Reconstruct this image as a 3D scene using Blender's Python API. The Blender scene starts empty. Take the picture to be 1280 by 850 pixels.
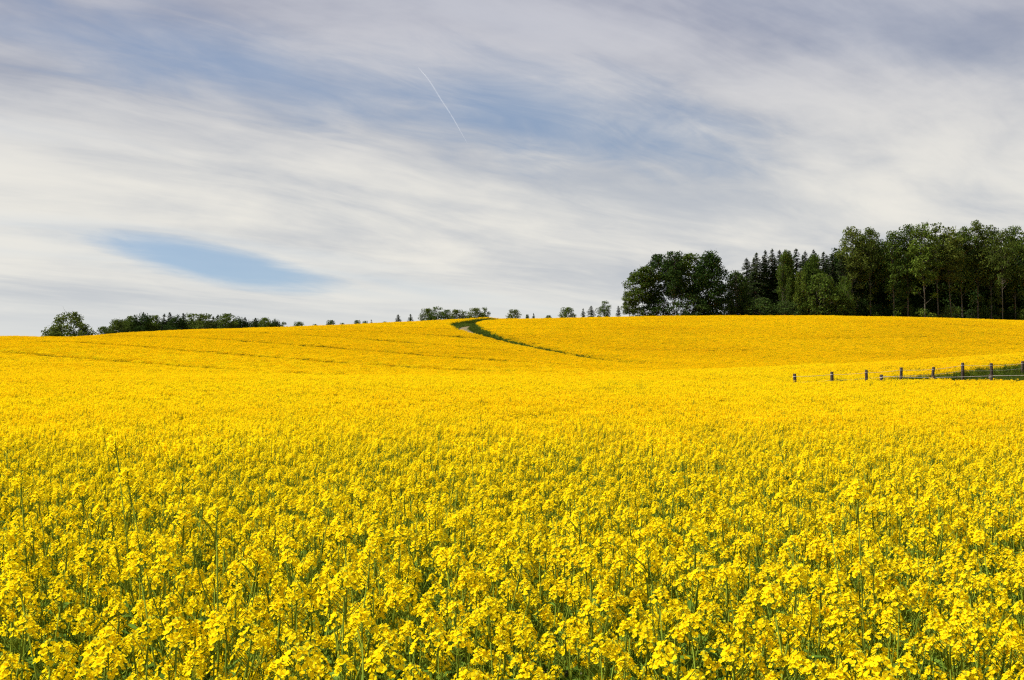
import bpy, math, random
import numpy as np
from mathutils import Vector, Matrix, Euler

R = math.radians
rng = np.random.default_rng(7)
random.seed(7)
SC = bpy.context.scene
COL = SC.collection

# ---------------------------------------------------------------- camera
F_PX, CX, HORIZON = 1372.0, 640.0, 455.0          # photograph pixels (1280 x 850)
ZC = 2.3                                           # eye height above the field edge
cam_d = bpy.data.cameras.new('camera')
cam = bpy.data.objects.new('camera', cam_d)
COL.objects.link(cam)
cam_d.sensor_width = 36.0
cam_d.lens = 36.0 * F_PX / 1280.0
cam_d.clip_start, cam_d.clip_end = 0.05, 120000.0
cam.location = (0, 0, ZC)
cam.rotation_euler = (R(90) + math.atan((HORIZON - 425.0) / F_PX), 0, 0)
SC.camera = cam

# ---------------------------------------------------------------- render + colour
SC.view_settings.view_transform = 'Standard'
SC.view_settings.look = 'None'
SC.view_settings.exposure = 0.75
SC.view_settings.gamma = 1.0
SC.render.engine = 'CYCLES'
SC.cycles.use_denoising = False
SC.cycles.pixel_filter_type = 'BLACKMAN_HARRIS'
SC.cycles.filter_width = 1.25
SC.cycles.max_bounces = 8
SC.cycles.diffuse_bounces = 4
SC.cycles.transmission_bounces = 6
SC.cycles.transparent_max_bounces = 8
SC.cycles.sample_clamp_indirect = 3.0
SC.cycles.use_adaptive_sampling = True
SC.cycles.adaptive_threshold = 0.015

# ---------------------------------------------------------------- sun and sky
SUN_AZ, SUN_EL = R(-88), R(54)                     # azimuth clockwise from the view direction
sun_dir = Vector((math.sin(SUN_AZ) * math.cos(SUN_EL), math.cos(SUN_AZ) * math.cos(SUN_EL), math.sin(SUN_EL)))
sl = bpy.data.lights.new('sun', 'SUN')
sl.energy = 5.0
sl.angle = R(0.8)
sl.color = (1.0, 0.955, 0.88)
sun = bpy.data.objects.new('sun', sl)
COL.objects.link(sun)
sun.rotation_euler = sun_dir.to_track_quat('Z', 'Y').to_euler()
sun.location = (0, 0, 60)


class NT:
    """small helper for node trees"""
    def __init__(self, tree):
        self.t = tree
        self.n = tree.nodes
        self.l = tree.links

    def node(self, kind, **kw):
        n = self.n.new(kind)
        for k, v in kw.items():
            setattr(n, k, v)
        return n

    def put(self, sock, v):
        if hasattr(v, 'is_output'):
            self.l.new(v, sock)
        else:
            sock.default_value = v

    def m(self, op, a, b=0.0, c=0.0, clamp=False):
        n = self.n.new('ShaderNodeMath')
        n.operation = op
        n.use_clamp = clamp
        for s, v in zip(n.inputs, (a, b, c)):
            self.put(s, v)
        return n.outputs[0]

    def step(self, v, a, b, lo=0.0, hi=1.0):
        n = self.n.new('ShaderNodeMapRange')
        n.interpolation_type = 'SMOOTHSTEP'
        for s, x in zip(n.inputs, (v, a, b, lo, hi)):
            self.put(s, x)
        return n.outputs[0]

    def mix(self, f, a, b, mode='MIX'):
        n = self.n.new('ShaderNodeMix')
        n.data_type = 'RGBA'
        n.blend_type = mode
        self.put(n.inputs[0], f)
        for s, v in ((n.inputs[6], a), (n.inputs[7], b)):
            self.put(s, v if hasattr(v, 'is_output') else (*v, 1.0))
        return n.outputs[2]

    def noise(self, vec, scale, detail=4.0, rough=0.5, dist=0.0):
        n = self.n.new('ShaderNodeTexNoise')
        if vec is not None:
            self.l.new(vec, n.inputs['Vector'])
        n.inputs['Scale'].default_value = scale
        n.inputs['Detail'].default_value = detail
        n.inputs['Roughness'].default_value = rough
        n.inputs['Distortion'].default_value = dist
        return n.outputs['Fac']

    def xyz(self, x, y, z=0.0):
        n = self.n.new('ShaderNodeCombineXYZ')
        for s, v in zip(n.inputs, (x, y, z)):
            self.put(s, v)
        return n.outputs[0]


world = bpy.data.worlds.new('World')
SC.world = world
world.use_nodes = True
W = NT(world.node_tree)
W.n.clear()
out = W.node('ShaderNodeOutputWorld')
sky = W.node('ShaderNodeTexSky', sky_type='NISHITA')
sky.sun_disc = False
sky.sun_elevation = SUN_EL
sky.sun_rotation = SUN_AZ
sky.air_density, sky.dust_density, sky.ozone_density = 1.0, .25, 1.2
tc = W.node('ShaderNodeTexCoord')
sx = W.node('ShaderNodeSeparateXYZ')
W.l.new(tc.outputs['Generated'], sx.inputs[0])
dx, dy, dz = sx.outputs
W.l.new(W.xyz(dx, dy, W.m('ADD', W.m('MAXIMUM', dz, 0.0), .085)), sky.inputs[0])
zz = W.m('ADD', W.m('MAXIMUM', dz, 0.0), 0.10)
U, V = W.m('DIVIDE', dx, zz), W.m('DIVIDE', dy, zz)     # cirrus sheet seen in perspective
th = R(44)
uu = W.m('ADD', W.m('MULTIPLY', U, math.sin(th)), W.m('MULTIPLY', V, math.cos(th)))
vv = W.m('SUBTRACT', W.m('MULTIPLY', U, math.cos(th)), W.m('MULTIPLY', V, math.sin(th)))
az = W.m('ARCTAN2', dx, dy)
el = W.m('ARCSINE', dz)
warp = W.noise(W.xyz(W.m('MULTIPLY', uu, .35), W.m('MULTIPLY', vv, .5)), 1.0, 3.0, .5)
vw = W.m('ADD', vv, W.m('MULTIPLY', W.m('SUBTRACT', warp, .5), .7))
n_big = W.noise(W.xyz(W.m('MULTIPLY', uu, .20), W.m('MULTIPLY', vw, .75), 3.1), 1.0, 4.0, .50, .1)
n_mid = W.noise(W.xyz(W.m('MULTIPLY', uu, .70), W.m('MULTIPLY', vw, 1.5), 8.4), 1.0, 6.0, .56, .5)
n_fine = W.noise(W.xyz(W.m('MULTIPLY', uu, 2.4), W.m('MULTIPLY', vw, 6.0), 1.7), 1.0, 7.0, .62, .6)


def clear_patch(px, py, a_px, b_px, tilt, soft=.25, nz=1.0):
    """a gap in the cirrus sheet, as a direction (azimuth, elevation) and angular size"""
    t = (px - CX) / F_PX
    a0 = math.atan(t)
    e0 = math.atan((HORIZON - py) / F_PX * math.cos(a0))
    c, s = math.cos(R(tilt)), math.sin(R(tilt))
    da, de = W.m('SUBTRACT', az, a0), W.m('SUBTRACT', el, e0)
    u = W.m('SUBTRACT', W.m('MULTIPLY', da, c), W.m('MULTIPLY', de, s))
    v = W.m('ADD', W.m('MULTIPLY', da, s), W.m('MULTIPLY', de, c))
    u = W.m('DIVIDE', u, a_px / F_PX)
    v = W.m('DIVIDE', v, b_px / F_PX)
    d = W.m('SQRT', W.m('ADD', W.m('MULTIPLY', u, u), W.m('MULTIPLY', v, v)))
    d = W.m('ADD', d, W.m('MULTIPLY', W.m('SUBTRACT', n_mid, .5), 2.2 * nz))
    d = W.m('ADD', d, W.m('MULTIPLY', W.m('SUBTRACT', n_fine, .5), 1.5 * nz))
    return W.step(d, 1.45, soft)


gap = W.m('MULTIPLY', clear_patch(330, 85, 340, 52, 8, -.15), .66)
gap = W.m('MAXIMUM', gap, W.m('MULTIPLY', clear_patch(640, 130, 250, 58, 9, -.15), .78))
gap = W.m('MAXIMUM', gap, W.m('MULTIPLY', clear_patch(272, 330, 132, 21, 10, .4, .42), .86))
gap = W.m('MAXIMUM', gap, W.m('MULTIPLY', clear_patch(1110, 30, 200, 50, 14), .16))
gap = W.m('MAXIMUM', gap, W.m('MULTIPLY', W.step(n_big, .60, .78), .40))
n_blot = W.noise(W.xyz(W.m('MULTIPLY', az, 5.0), W.m('MULTIPLY', el, 13.0), 5.5), 1.0, 5.0, .55, .3)
streak = W.m('ADD', W.m('ADD', W.m('MULTIPLY', n_big, .30), W.m('MULTIPLY', n_blot, .24)), W.m('ADD', W.m('MULTIPLY', n_mid, .36), W.m('MULTIPLY', n_fine, .10)))
bright = W.step(streak, .38, .61)
high = W.step(el, .13, .32)                                    # thinner and bluer higher up
thin_c = W.mix(high, (.290, .310, .340), (.165, .182, .245))
thick_c = W.mix(high, (.495, .482, .445), (.33, .335, .37))
cloud_c = W.mix(bright, thin_c, thick_c)
low_c = W.mix(W.step(el, .0, .10), (.42, .43, .425), cloud_c)
bg_sky = W.node('ShaderNodeBackground')
W.l.new(sky.outputs[0], bg_sky.inputs[0])
bg_sky.inputs[1].default_value = 0.066
bg_cl = W.node('ShaderNodeBackground')
W.l.new(low_c, bg_cl.inputs[0])
bg_cl.inputs[1].default_value = 1.0
ms = W.node('ShaderNodeMixShader')
W.put(ms.inputs[0], gap)
W.l.new(bg_cl.outputs[0], ms.inputs[1])
W.l.new(bg_sky.outputs[0], ms.inputs[2])
W.l.new(ms.outputs[0], out.inputs[0])

# ---------------------------------------------------------------- helpers
ORD = ['first', 'second', 'third', 'fourth', 'fifth', 'sixth', 'seventh', 'eighth', 'ninth', 'tenth', 'eleventh', 'twelfth',
       'thirteenth', 'fourteenth', 'fifteenth', 'sixteenth', 'seventeenth', 'eighteenth', 'nineteenth', 'twentieth']


def tag(o, label=None, cat=None, group=None, kind=None):
    for k, v in (('label', label), ('category', cat), ('group', group), ('kind', kind)):
        if v:
            o[k] = v
    return o


def link(name, mesh, parent=None):
    o = bpy.data.objects.new(name, mesh)
    COL.objects.link(o)
    if parent:
        o.parent = parent
    return o


class MB:
    """collects quads from numpy arrays; build() makes one mesh"""
    def __init__(self):
        self.v, self.f, self.mi, self.tone, self.n = [], [], [], [], 0

    def add(self, verts, quads, mat=0, tone=None):
        verts = np.asarray(verts, float)
        quads = np.asarray(quads, int)
        self.v.append(verts)
        self.f.append(quads + self.n)
        self.mi.append(np.full(len(quads), mat))
        self.tone.append(rng.random(len(quads)) if tone is None else np.broadcast_to(tone, (len(quads),)))
        self.n += len(verts)
        return self

    def merge(self, other, M=None, matmap=None):
        v, f, mi, t = other.arrays()
        if M is not None:
            M = np.array(M)
            v = v @ M[:3, :3].T + M[:3, 3]
        if matmap is not None:
            mi = np.array(matmap)[mi]
        self.v.append(v)
        self.f.append(f + self.n)
        self.mi.append(mi)
        self.tone.append(t)
        self.n += len(v)

    def arrays(self):
        return np.concatenate(self.v), np.concatenate(self.f), np.concatenate(self.mi), np.concatenate(self.tone)

    def build(self, name, mats, smooth=False):
        v, f, mi, t = self.arrays()
        me = bpy.data.meshes.new(name)
        me.vertices.add(len(v))
        me.vertices.foreach_set('co', v.astype(np.float32).ravel())
        me.loops.add(f.size)
        me.loops.foreach_set('vertex_index', f.astype(np.int32).ravel())
        me.polygons.add(len(f))
        me.polygons.foreach_set('loop_start', np.arange(0, f.size, 4, dtype=np.int32))
        me.polygons.foreach_set('material_index', mi.astype(np.int32))
        if smooth:
            me.polygons.foreach_set('use_smooth', np.ones(len(f), dtype=bool))
        a = me.attributes.new('tone', 'FLOAT', 'FACE')
        a.data.foreach_set('value', t.astype(np.float32))
        for m_ in mats:
            me.materials.append(m_)
        me.update(calc_edges=True)
        me.validate()
        return me


def tube(path, radii, sides=5, cap=True):
    path = np.asarray(path, float)
    n = len(path)
    d = np.gradient(path, axis=0)
    d /= np.linalg.norm(d, axis=1)[:, None] + 1e-9
    ref = np.array([1.0, 0.13, 0.07])
    if abs(d[0] @ ref) > .85:
        ref = np.array([.1, 1.0, .05])
    a = np.cross(d, ref)
    a /= np.linalg.norm(a, axis=1)[:, None]
    b = np.cross(d, a)
    an = np.linspace(0, 2 * np.pi, sides, endpoint=False)
    ring = a[:, None, :] * np.cos(an)[None, :, None] + b[:, None, :] * np.sin(an)[None, :, None]
    v = (path[:, None, :] + ring * np.asarray(radii)[:, None, None]).reshape(-1, 3)
    i, j = np.meshgrid(np.arange(n - 1), np.arange(sides), indexing='ij')
    i, j = i.ravel(), j.ravel()
    k = (j + 1) % sides
    q = np.stack([i * sides + j, i * sides + k, (i + 1) * sides + k, (i + 1) * sides + j], 1)
    if cap:
        top = (n - 1) * sides
        if sides == 4:
            q = np.vstack([q, [[top, top + 1, top + 2, top + 3], [3, 2, 1, 0]]])
        elif sides >= 5:
            q = np.vstack([q, [[top, top + 1, top + 2, top + 3]]])
    return v, q


def unit(v):
    return v / (np.linalg.norm(v, axis=-1, keepdims=True) + 1e-9)


def leaf_quads(c, size, nrm_bias=None, bias=0.0, aspect=.62):
    """one rhombic leaf spray for every centre"""
    n = len(c)
    nr = unit(rng.normal(size=(n, 3)))
    if nrm_bias is not None:
        nr = unit(nr * (1 - bias) + nrm_bias * bias)
    t = unit(np.cross(nr, rng.normal(size=(n, 3))))
    b = np.cross(nr, t)
    s = np.broadcast_to(size, (n,))[:, None] * .5
    off = s * .25 * nr
    v = np.stack([c + t * s, c + b * s * aspect + off, c - t * s, c - b * s * aspect + off], 1).reshape(-1, 3)
    q = np.arange(n * 4).reshape(n, 4)
    return v, q


def smooth(t):
    t = np.clip(t, 0, 1)
    return t * t * (3 - 2 * t)


# ---------------------------------------------------------------- materials
def mat_base(name):
    m = bpy.data.materials.new(name)
    m.use_nodes = True
    t = NT(m.node_tree)
    t.n.clear()
    o = t.node('ShaderNodeOutputMaterial')
    return m, t, o


def attr(t, name):
    n = t.node('ShaderNodeAttribute')
    n.attribute_name = name
    return n.outputs['Fac']


def thin_material(name, c0, c1, trans=.3, tcol=None, objvar=.0, gloss=0.0, patch=None):
    """petals and leaves: diffuse and translucent, tone varied per face and per object"""
    m, t, o = mat_base(name)
    col = t.mix(attr(t, 'tone'), c0, c1)
    oi = t.node('ShaderNodeObjectInfo')
    if objvar:
        f = t.step(oi.outputs['Random'], 0, 1, 1 - objvar, 1 + objvar)
        hs = t.node('ShaderNodeHueSaturation')
        t.put(hs.inputs['Value'], f)
        t.put(hs.inputs['Hue'], t.step(oi.outputs['Random'], 1, 0, .5 - objvar * .05, .5 + objvar * .05))
        t.l.new(col, hs.inputs['Color'])
        col = hs.outputs[0]
    if patch:
        g = t.node('ShaderNodeNewGeometry')
        nz = t.noise(g.outputs['Position'], patch[0], 4, .55)
        col = t.mix(t.step(nz, .38, .64), col, patch[1], 'MULTIPLY')
    d = t.node('ShaderNodeBsdfDiffuse')
    t.l.new(col, d.inputs[0])
    tr = t.node('ShaderNodeBsdfTranslucent')
    if tcol:
        t.put(tr.inputs[0], t.mix(1.0, col, tcol, 'MULTIPLY'))
    else:
        t.l.new(col, tr.inputs[0])
    mx = t.node('ShaderNodeMixShader')
    mx.inputs[0].default_value = trans
    t.l.new(d.outputs[0], mx.inputs[1])
    t.l.new(tr.outputs[0], mx.inputs[2])
    res = mx.outputs[0]
    if gloss:
        gl = t.node('ShaderNodeBsdfGlossy')
        gl.inputs['Roughness'].default_value = .45
        m2 = t.node('ShaderNodeMixShader')
        m2.inputs[0].default_value = gloss
        t.l.new(res, m2.inputs[1])
        t.l.new(gl.outputs[0], m2.inputs[2])
        res = m2.outputs[0]
    t.l.new(res, o.inputs[0])
    return m


def rough_material(name, c0, c1, scale, detail=6, bump=0.0, c2=None, scale2=1.0):
    m, t, o = mat_base(name)
    tcn = t.node('ShaderNodeNewGeometry')
    f = t.step(t.noise(tcn.outputs['Position'], scale, detail, .6), .35, .65)
    col = t.mix(f, c0, c1)
    if c2:
        col = t.mix(t.step(t.noise(tcn.outputs['Position'], scale2, 5, .55), .48, .62), col, c2)
    p = t.node('ShaderNodeBsdfPrincipled')
    t.l.new(col, p.inputs['Base Color'])
    p.inputs['Roughness'].default_value = .9
    p.inputs['Specular IOR Level'].default_value = .2
    if bump:
        b = t.node('ShaderNodeBump')
        b.inputs['Strength'].default_value = bump
        t.l.new(t.noise(tcn.outputs['Position'], scale * 2, 6, .65), b.inputs['Height'])
        t.l.new(b.outputs[0], p.inputs['Normal'])
    t.l.new(p.outputs[0], o.inputs[0])
    return m


M_GOLD = thin_material('rape_petal_golden', (.865, .555, .003), (.92, .69, .006), trans=.42, tcol=(1.0, .96, .6), objvar=.07,
                       patch=(.03, (.94, .90, 1.0)))
M_PETAL = thin_material('rape_petal', (.90, .63, .004), (.96, .80, .011), trans=.49, tcol=(1.0, .98, .6), objvar=.06,
                        patch=(.035, (1.0, .93, 1.0)))
M_BUD = thin_material('rape_bud', (.34, .36, .02), (.55, .48, .02), trans=.15)
M_STEM = thin_material('rape_stem', (.140, .200, .018), (.250, .315, .032), trans=.20)
M_LEAF = thin_material('rape_leaf', (.080, .150, .018), (.150, .230, .030), trans=.36, objvar=.15)
M_GRASS = thin_material('grass_blade', (.050, .080, .010), (.105, .145, .022), trans=.3, objvar=.25)
M_SOIL = rough_material('field_soil', (.075, .055, .032), (.135, .100, .062), 1.6, bump=.6, c2=(.060, .085, .025), scale2=.5)
M_DIRT = rough_material('track_dirt', (.115, .080, .046), (.185, .135, .082), .9, bump=.5, c2=(.10, .105, .04), scale2=.35)
M_BARK = rough_material('bark', (.060, .048, .036), (.135, .112, .085), 3.0, bump=.7)
M_BARK_PALE = rough_material('bark_pale', (.065, .056, .040), (.13, .112, .082), 3.0, bump=.5)
M_POST = rough_material('weathered_post', (.028, .020, .015), (.070, .050, .036), 14, bump=.6)
M_CAP = rough_material('post_insulator', (.30, .28, .24), (.42, .40, .36), 20)
M_RAIL = rough_material('bleached_rail', (.22, .20, .16), (.36, .33, .28), 12, bump=.3)
M_TAPE = rough_material('fence_tape', (.34, .32, .24), (.46, .44, .36), 10)
M_L_DARK = thin_material('leaf_dark', (.018, .036, .008), (.050, .085, .018), trans=.22, objvar=.18)
M_L_MID = thin_material('leaf_mid', (.034, .062, .008), (.095, .135, .022), trans=.26, objvar=.18)
M_L_PALE = thin_material('leaf_pale', (.055, .095, .010), (.140, .190, .030), trans=.30, objvar=.16)
M_L_OLIVE = thin_material('leaf_olive', (.050, .074, .010), (.125, .155, .030), trans=.30, objvar=.16)
M_NEEDLE = thin_material('spruce_needles', (.014, .028, .008), (.038, .060, .016), trans=.10, objvar=.16)

# ---------------------------------------------------------------- terrain
CROP_H = 1.2
DC = 320.0                                           # distance of the hill's brow
CREST_PX = [-300, -120, 0, 100, 200, 300, 400, 500, 600, 700, 800, 900, 1000, 1100, 1200, 1280, 1400, 1600]
CREST_PY = [436, 428, 423.5, 419, 415, 411, 407.5, 403.5, 400.5, 398, 396, 395, 395, 396.2, 398.6, 401, 405, 411]


def y_foot(X):
    return np.interp(X, [-160, -70, -15, 30, 70, 160], [40, 62, 96, 126, 138, 150])


def hill_shape(t):
    return np.where(t < 1, smooth(t) * .86 + .14 * np.clip(t, 0, 1), 1.0)


def amplitude_table():
    xs, am = [], []
    for px, py in zip(CREST_PX, CREST_PY):
        k = (px - CX) / F_PX
        Y = np.linspace(60, DC, 600)
        y0 = y_foot(np.full_like(Y, k * DC))
        S = hill_shape((Y - y0) / (DC - y0))
        target = (HORIZON - py) / F_PX
        lo, hi = 0.0, 40.0
        for _ in range(40):
            a = (lo + hi) / 2
            if ((a * S + CROP_H - ZC) / Y).max() < target:
                lo = a
            else:
                hi = a
        xs.append(k * DC)
        am.append(a)
    return np.array(xs), np.array(am)


AX, AA = amplitude_table()
RIDGE_X = [-5, 9.2, 24.5, 36, 49, 75, 140]
RIDGE_B = [0.0, 0.16, 0.60, 1.15, 1.95, 3.2, 4.2]


def base_height(X, Y):
    X = np.asarray(X, float)
    Y = np.asarray(Y, float)
    y0 = y_foot(X)
    A = np.interp(X, AX, AA)
    z = A * hill_shape((Y - y0) / (DC - y0))
    fall = np.interp(X, [20, 60], [.014, 0.0])
    z -= fall * np.clip(Y - DC, 0, 900) * smooth((Y - DC) / 40)
    z -= np.clip(Y - 700, 0, 4000) * .012
    b = np.interp(X, RIDGE_X, RIDGE_B)
    z += b * np.where(Y < 104, smooth((Y - 74) / 30), smooth(1 - (Y - 104) / 34))
    z -= .22 * smooth((Y - 40) / 28) * smooth((X - 4) / 14) * smooth((96 - Y) / 18)
    z += np.clip(.30 - .042 * (Y - 2.75), -.80, .36) * smooth((74 - Y) / 40)      # the near field slopes away from the verge
    # gentle unevenness
    z += .10 * np.sin(X * .071 + 1.3) * np.sin(Y * .053 + .4) * smooth(Y / 40)
    z += .22 * np.sin(X * .033 + Y * .021) * smooth((Y - 120) / 80) * smooth((DC - Y) / 60)
    return z


for _ in range(8):                                   # settle the brow on the skyline seen in the photograph
    for q, (px, py) in enumerate(zip(CREST_PX, CREST_PY)):
        k = (px - CX) / F_PX
        Y = np.linspace(110, DC + 18, 500)
        got = ((base_height(k * Y, Y) + CROP_H + .06 - ZC) / Y).max()
        AA[q] += ((HORIZON - py) / F_PX - got) * DC * .8


def px_ground(px, py, h=0.0):
    """where the line of sight through a pixel meets the hill side (h above the ground)"""
    kx, kz = (px - CX) / F_PX, (HORIZON - py) / F_PX
    Y = np.linspace(100, DC + 30, 3000)
    d = base_height(kx * Y, Y) + h - (ZC + kz * Y)
    i = np.where(d[40:] > 0)[0]
    y = Y[40 + i[0]] if len(i) else Y[np.argmax(d)]
    return np.array([kx * y, y])


TRACK_PX = [(800, 465), (762, 459.5), (700, 448), (655, 438.5), (622, 429), (598, 421.5), (583, 415), (579, 410.5), (588, 407.4), (606, 405.2), (630, 403)]
tp = [px_ground(*p) for p in TRACK_PX]
e = tp[-1]
tp += [e + np.array([7.0, 14.0]), e + np.array([20.0, 34.0]), e + np.array([40.0, 60.0])]
tp = np.array(tp)


def spline(P, n=14):
    res = []
    Q = np.vstack([2 * P[0] - P[1], P, 2 * P[-1] - P[-2]])
    for i in range(1, len(Q) - 2):
        t = np.linspace(0, 1, n, endpoint=False)[:, None]
        a, b, c, d = Q[i - 1], Q[i], Q[i + 1], Q[i + 2]
        res.append(.5 * (2 * b + (c - a) * t + (2 * a - 5 * b + 4 * c - d) * t * t + (3 * b - a - 3 * c + d) * t ** 3))
    res.append(P[-1:])
    return np.vstack(res)


TRACK = spline(tp)
for _ in range(6):
    TRACK[1:-1] = (TRACK[:-2] + 2 * TRACK[1:-1] + TRACK[2:]) / 4


def track_dist(X, Y):
    """distance to the track, the side it lies on, and how far the track has run"""
    sh = np.shape(X)
    P = np.stack([np.ravel(X), np.ravel(Y)], 1)
    best = np.full(len(P), 1e9)
    ny = np.zeros(len(P))
    side = np.zeros(len(P))
    near = (P[:, 1] > 90) & (P[:, 1] < 430) & (np.abs(P[:, 0]) < 90)
    idx = np.where(near)[0]
    Pn = P[idx]
    bb, nn, ss = np.full(len(Pn), 1e9), np.zeros(len(Pn)), np.zeros(len(Pn))
    for a, b in zip(TRACK[:-1], TRACK[1:]):
        ab = b - a
        t = np.clip(((Pn - a) @ ab) / (ab @ ab), 0, 1)
        d = Pn - (a + t[:, None] * ab)
        L = np.hypot(d[:, 0], d[:, 1])
        u = L < bb
        bb[u] = L[u]
        nn[u] = (d[:, 1] / (L + 1e-6))[u]
        ss[u] = np.sign(ab[0] * d[:, 1] - ab[1] * d[:, 0])[u]
    best[idx], ny[idx], side[idx] = bb, nn, ss
    return best.reshape(sh), ny.reshape(sh), side.reshape(sh)


HALF_TRACK = 2.0


def verge(Y):
    return np.interp(Y, [160, 210, 255], [.9, 1.6, 3.2])


def height(X, Y):
    z = base_height(X, Y)
    d, ny, _ = track_dist(X, Y)
    bank = np.interp(Y, [170, 220, 262], [0, .18, .85]) * np.clip(ny, 0, 1) * smooth((d - HALF_TRACK) / 2.2) * smooth(1 - (d - 6) / 34)
    return z + bank - .25 * smooth(1 - (d - HALF_TRACK) / 1.2)


def rear_fence_y(X):
    return 78 + (X - 20) * (14 / 22.7)


FRONT_Y = 76.3


def in_paddock(X, Y, m=0.0):
    return (X > 19.2 - m) & (Y > FRONT_Y - .5 - m) & (Y < np.minimum(rear_fence_y(X) + .5, 118) + m) & (X < 120)


# the ground, one sheet to the horizon
def axis(lo, hi, fine_lo, fine_hi, step):
    a = np.arange(fine_lo, fine_hi + step, step)
    l, r_ = [fine_lo], [fine_hi + step]
    g = step
    while l[-1] > lo:
        g *= 1.22
        l.append(l[-1] - g)
    g = step
    while r_[-1] < hi:
        g *= 1.22
        r_.append(r_[-1] + g)
    return np.concatenate([l[:0:-1], a, r_[1:]])


gx, gy = axis(-7000, 7000, -78, 78, 1.3), axis(-2500, 9000, -4, 345, 1.3)
GX, GY = np.meshgrid(gx, gy, indexing='ij')
GZ = height(GX, GY)
nx, ny_ = GX.shape
i, j = np.meshgrid(np.arange(nx - 1), np.arange(ny_ - 1), indexing='ij')
i, j = i.ravel(), j.ravel()
quads = np.stack([i * ny_ + j, (i + 1) * ny_ + j, (i + 1) * ny_ + j + 1, i * ny_ + j + 1], 1)
g = MB().add(np.stack([GX.ravel(), GY.ravel(), GZ.ravel()], 1), quads)
tag(link('ground', g.build('ground', [M_SOIL], True)), 'bare soil of the rolling farmland under the crop', 'ground', kind='structure')

# the dirt track, a ribbon laid over the hill side
tn = unit(np.gradient(TRACK, axis=0))
nrm = np.stack([-tn[:, 1], tn[:, 0]], 1)
offs = np.linspace(-HALF_TRACK, HALF_TRACK, 9)
rib = TRACK[:, None, :] + nrm[:, None, :] * offs[None, :, None]
rz = height(rib[..., 0], rib[..., 1]) + .05 - .05 * (np.abs(np.abs(offs) - .85) < .3)[None, :] + .05
rv = np.concatenate([rib, rz[..., None]], -1).reshape(-1, 3)
n0, n1 = len(TRACK), len(offs)
i, j = np.meshgrid(np.arange(n0 - 1), np.arange(n1 - 1), indexing='ij')
i, j = i.ravel(), j.ravel()
tm = MB().add(rv, np.stack([i * n1 + j, i * n1 + j + 1, (i + 1) * n1 + j + 1, (i + 1) * n1 + j], 1))
tag(link('farm_track', tm.build('farm_track', [M_DIRT], True)), 'pale dirt track winding up through the yellow hill field', 'track', kind='structure')


# ---------------------------------------------------------------- rapeseed plants
def flower(n_dir, c, size):
    """four cupped petals facing n_dir"""
    n_dir = unit(n_dir)
    t = unit(np.cross(n_dir, rng.normal(size=3)))
    b = np.cross(n_dir, t)
    vs, fs = [], []
    for k in range(4):
        a = k * math.pi / 2 + rng.normal() * .15
        u = t * math.cos(a) + b * math.sin(a)
        w = np.cross(n_dir, u)
        s = size * .5 * rng.uniform(.85, 1.15)
        lift = rng.uniform(.3, 1.0)
        o = c + u * s * .10
        mid = c + u * s * .62 + n_dir * s * lift * .75
        tip = c + u * s * 1.02 + n_dir * s * lift * .80
        vs += [o - w * s * .14, o + w * s * .14, mid + w * s * .52, mid - w * s * .52, tip + w * s * .30, tip - w * s * .30]
        fs += [[k * 6, k * 6 + 1, k * 6 + 2, k * 6 + 3], [k * 6 + 3, k * 6 + 2, k * 6 + 4, k * 6 + 5]]
    return np.array(vs), np.array(fs)


def make_head(kind):
    """a raceme with its open flowers, buds and stalks; origin at its base"""
    h = MB()
    L = (.044, .034, .056, .026)[kind]
    n = (19, 14, 24, 9)[kind]
    rad = (.031, .025, .036, .019)[kind]
    h.add(*tube([(0, 0, -.06), (0, 0, 0), (.003, .002, L)], [.0026, .0024, .0014], 4), mat=1)
    for k in range(n):
        f = (k + rng.random()) / n
        a = k * 2.4 + rng.normal() * .3
        r = rad * (1.0 - .72 * f ** 2) * rng.uniform(.72, 1.15)
        z = L * (.05 + .95 * f) + .010
        c = np.array([r * math.cos(a), r * math.sin(a), z])
        d = np.array([math.cos(a), math.sin(a), .5 + 1.1 * f])
        h.add(*flower(d, c, rng.uniform(.0150, .0200)), mat=0)
        h.add(*tube([(0, 0, max(z - .016, 0)), c], [.0009, .0008], 3, False), mat=1)
    c = rng.normal(size=(8, 3)) * .005 + np.array([0, 0, L + .012])
    h.add(*leaf_quads(c, .009, aspect=.9), mat=2)
    for k in range(5):                                # young pods below the open flowers
        a = rng.uniform(0, 6.28)
        z = rng.uniform(-.07, -.005)
        p = np.array([math.cos(a), math.sin(a), .9]) * rng.uniform(.03, .05)
        h.add(*tube([(0, 0, z), np.array([0, 0, z]) + p], [.0010, .0014], 3, False), mat=1)
    return h


HEADS = [make_head(k) for k in (0, 1, 2, 3, 0, 1)]
HEAD_MATS = [M_PETAL, M_STEM, M_BUD]


def make_leaf(length, width):
    l = MB()
    n = 5
    t = np.linspace(0, 1, n)
    y = length * t
    z = .35 * length * t - .55 * length * t ** 2
    w = width * np.sin(np.pi * (t * .86 + .10)) * .5
    mid = np.stack([np.zeros(n), y, z], 1)
    a, b = mid.copy(), mid.copy()
    a[:, 0] -= w
    b[:, 0] += w
    a[:, 2] += w * .5
    b[:, 2] += w * .5
    v = np.concatenate([a, mid, b])
    q = [[k, k + 1, n + k + 1, n + k] for k in range(n - 1)] + [[n + k, n + k + 1, 2 * n + k + 1, 2 * n + k] for k in range(n - 1)]
    return l.add(v, q)


LEAVES = [make_leaf(.16, .045), make_leaf(.22, .07), make_leaf(.11, .026)]


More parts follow.
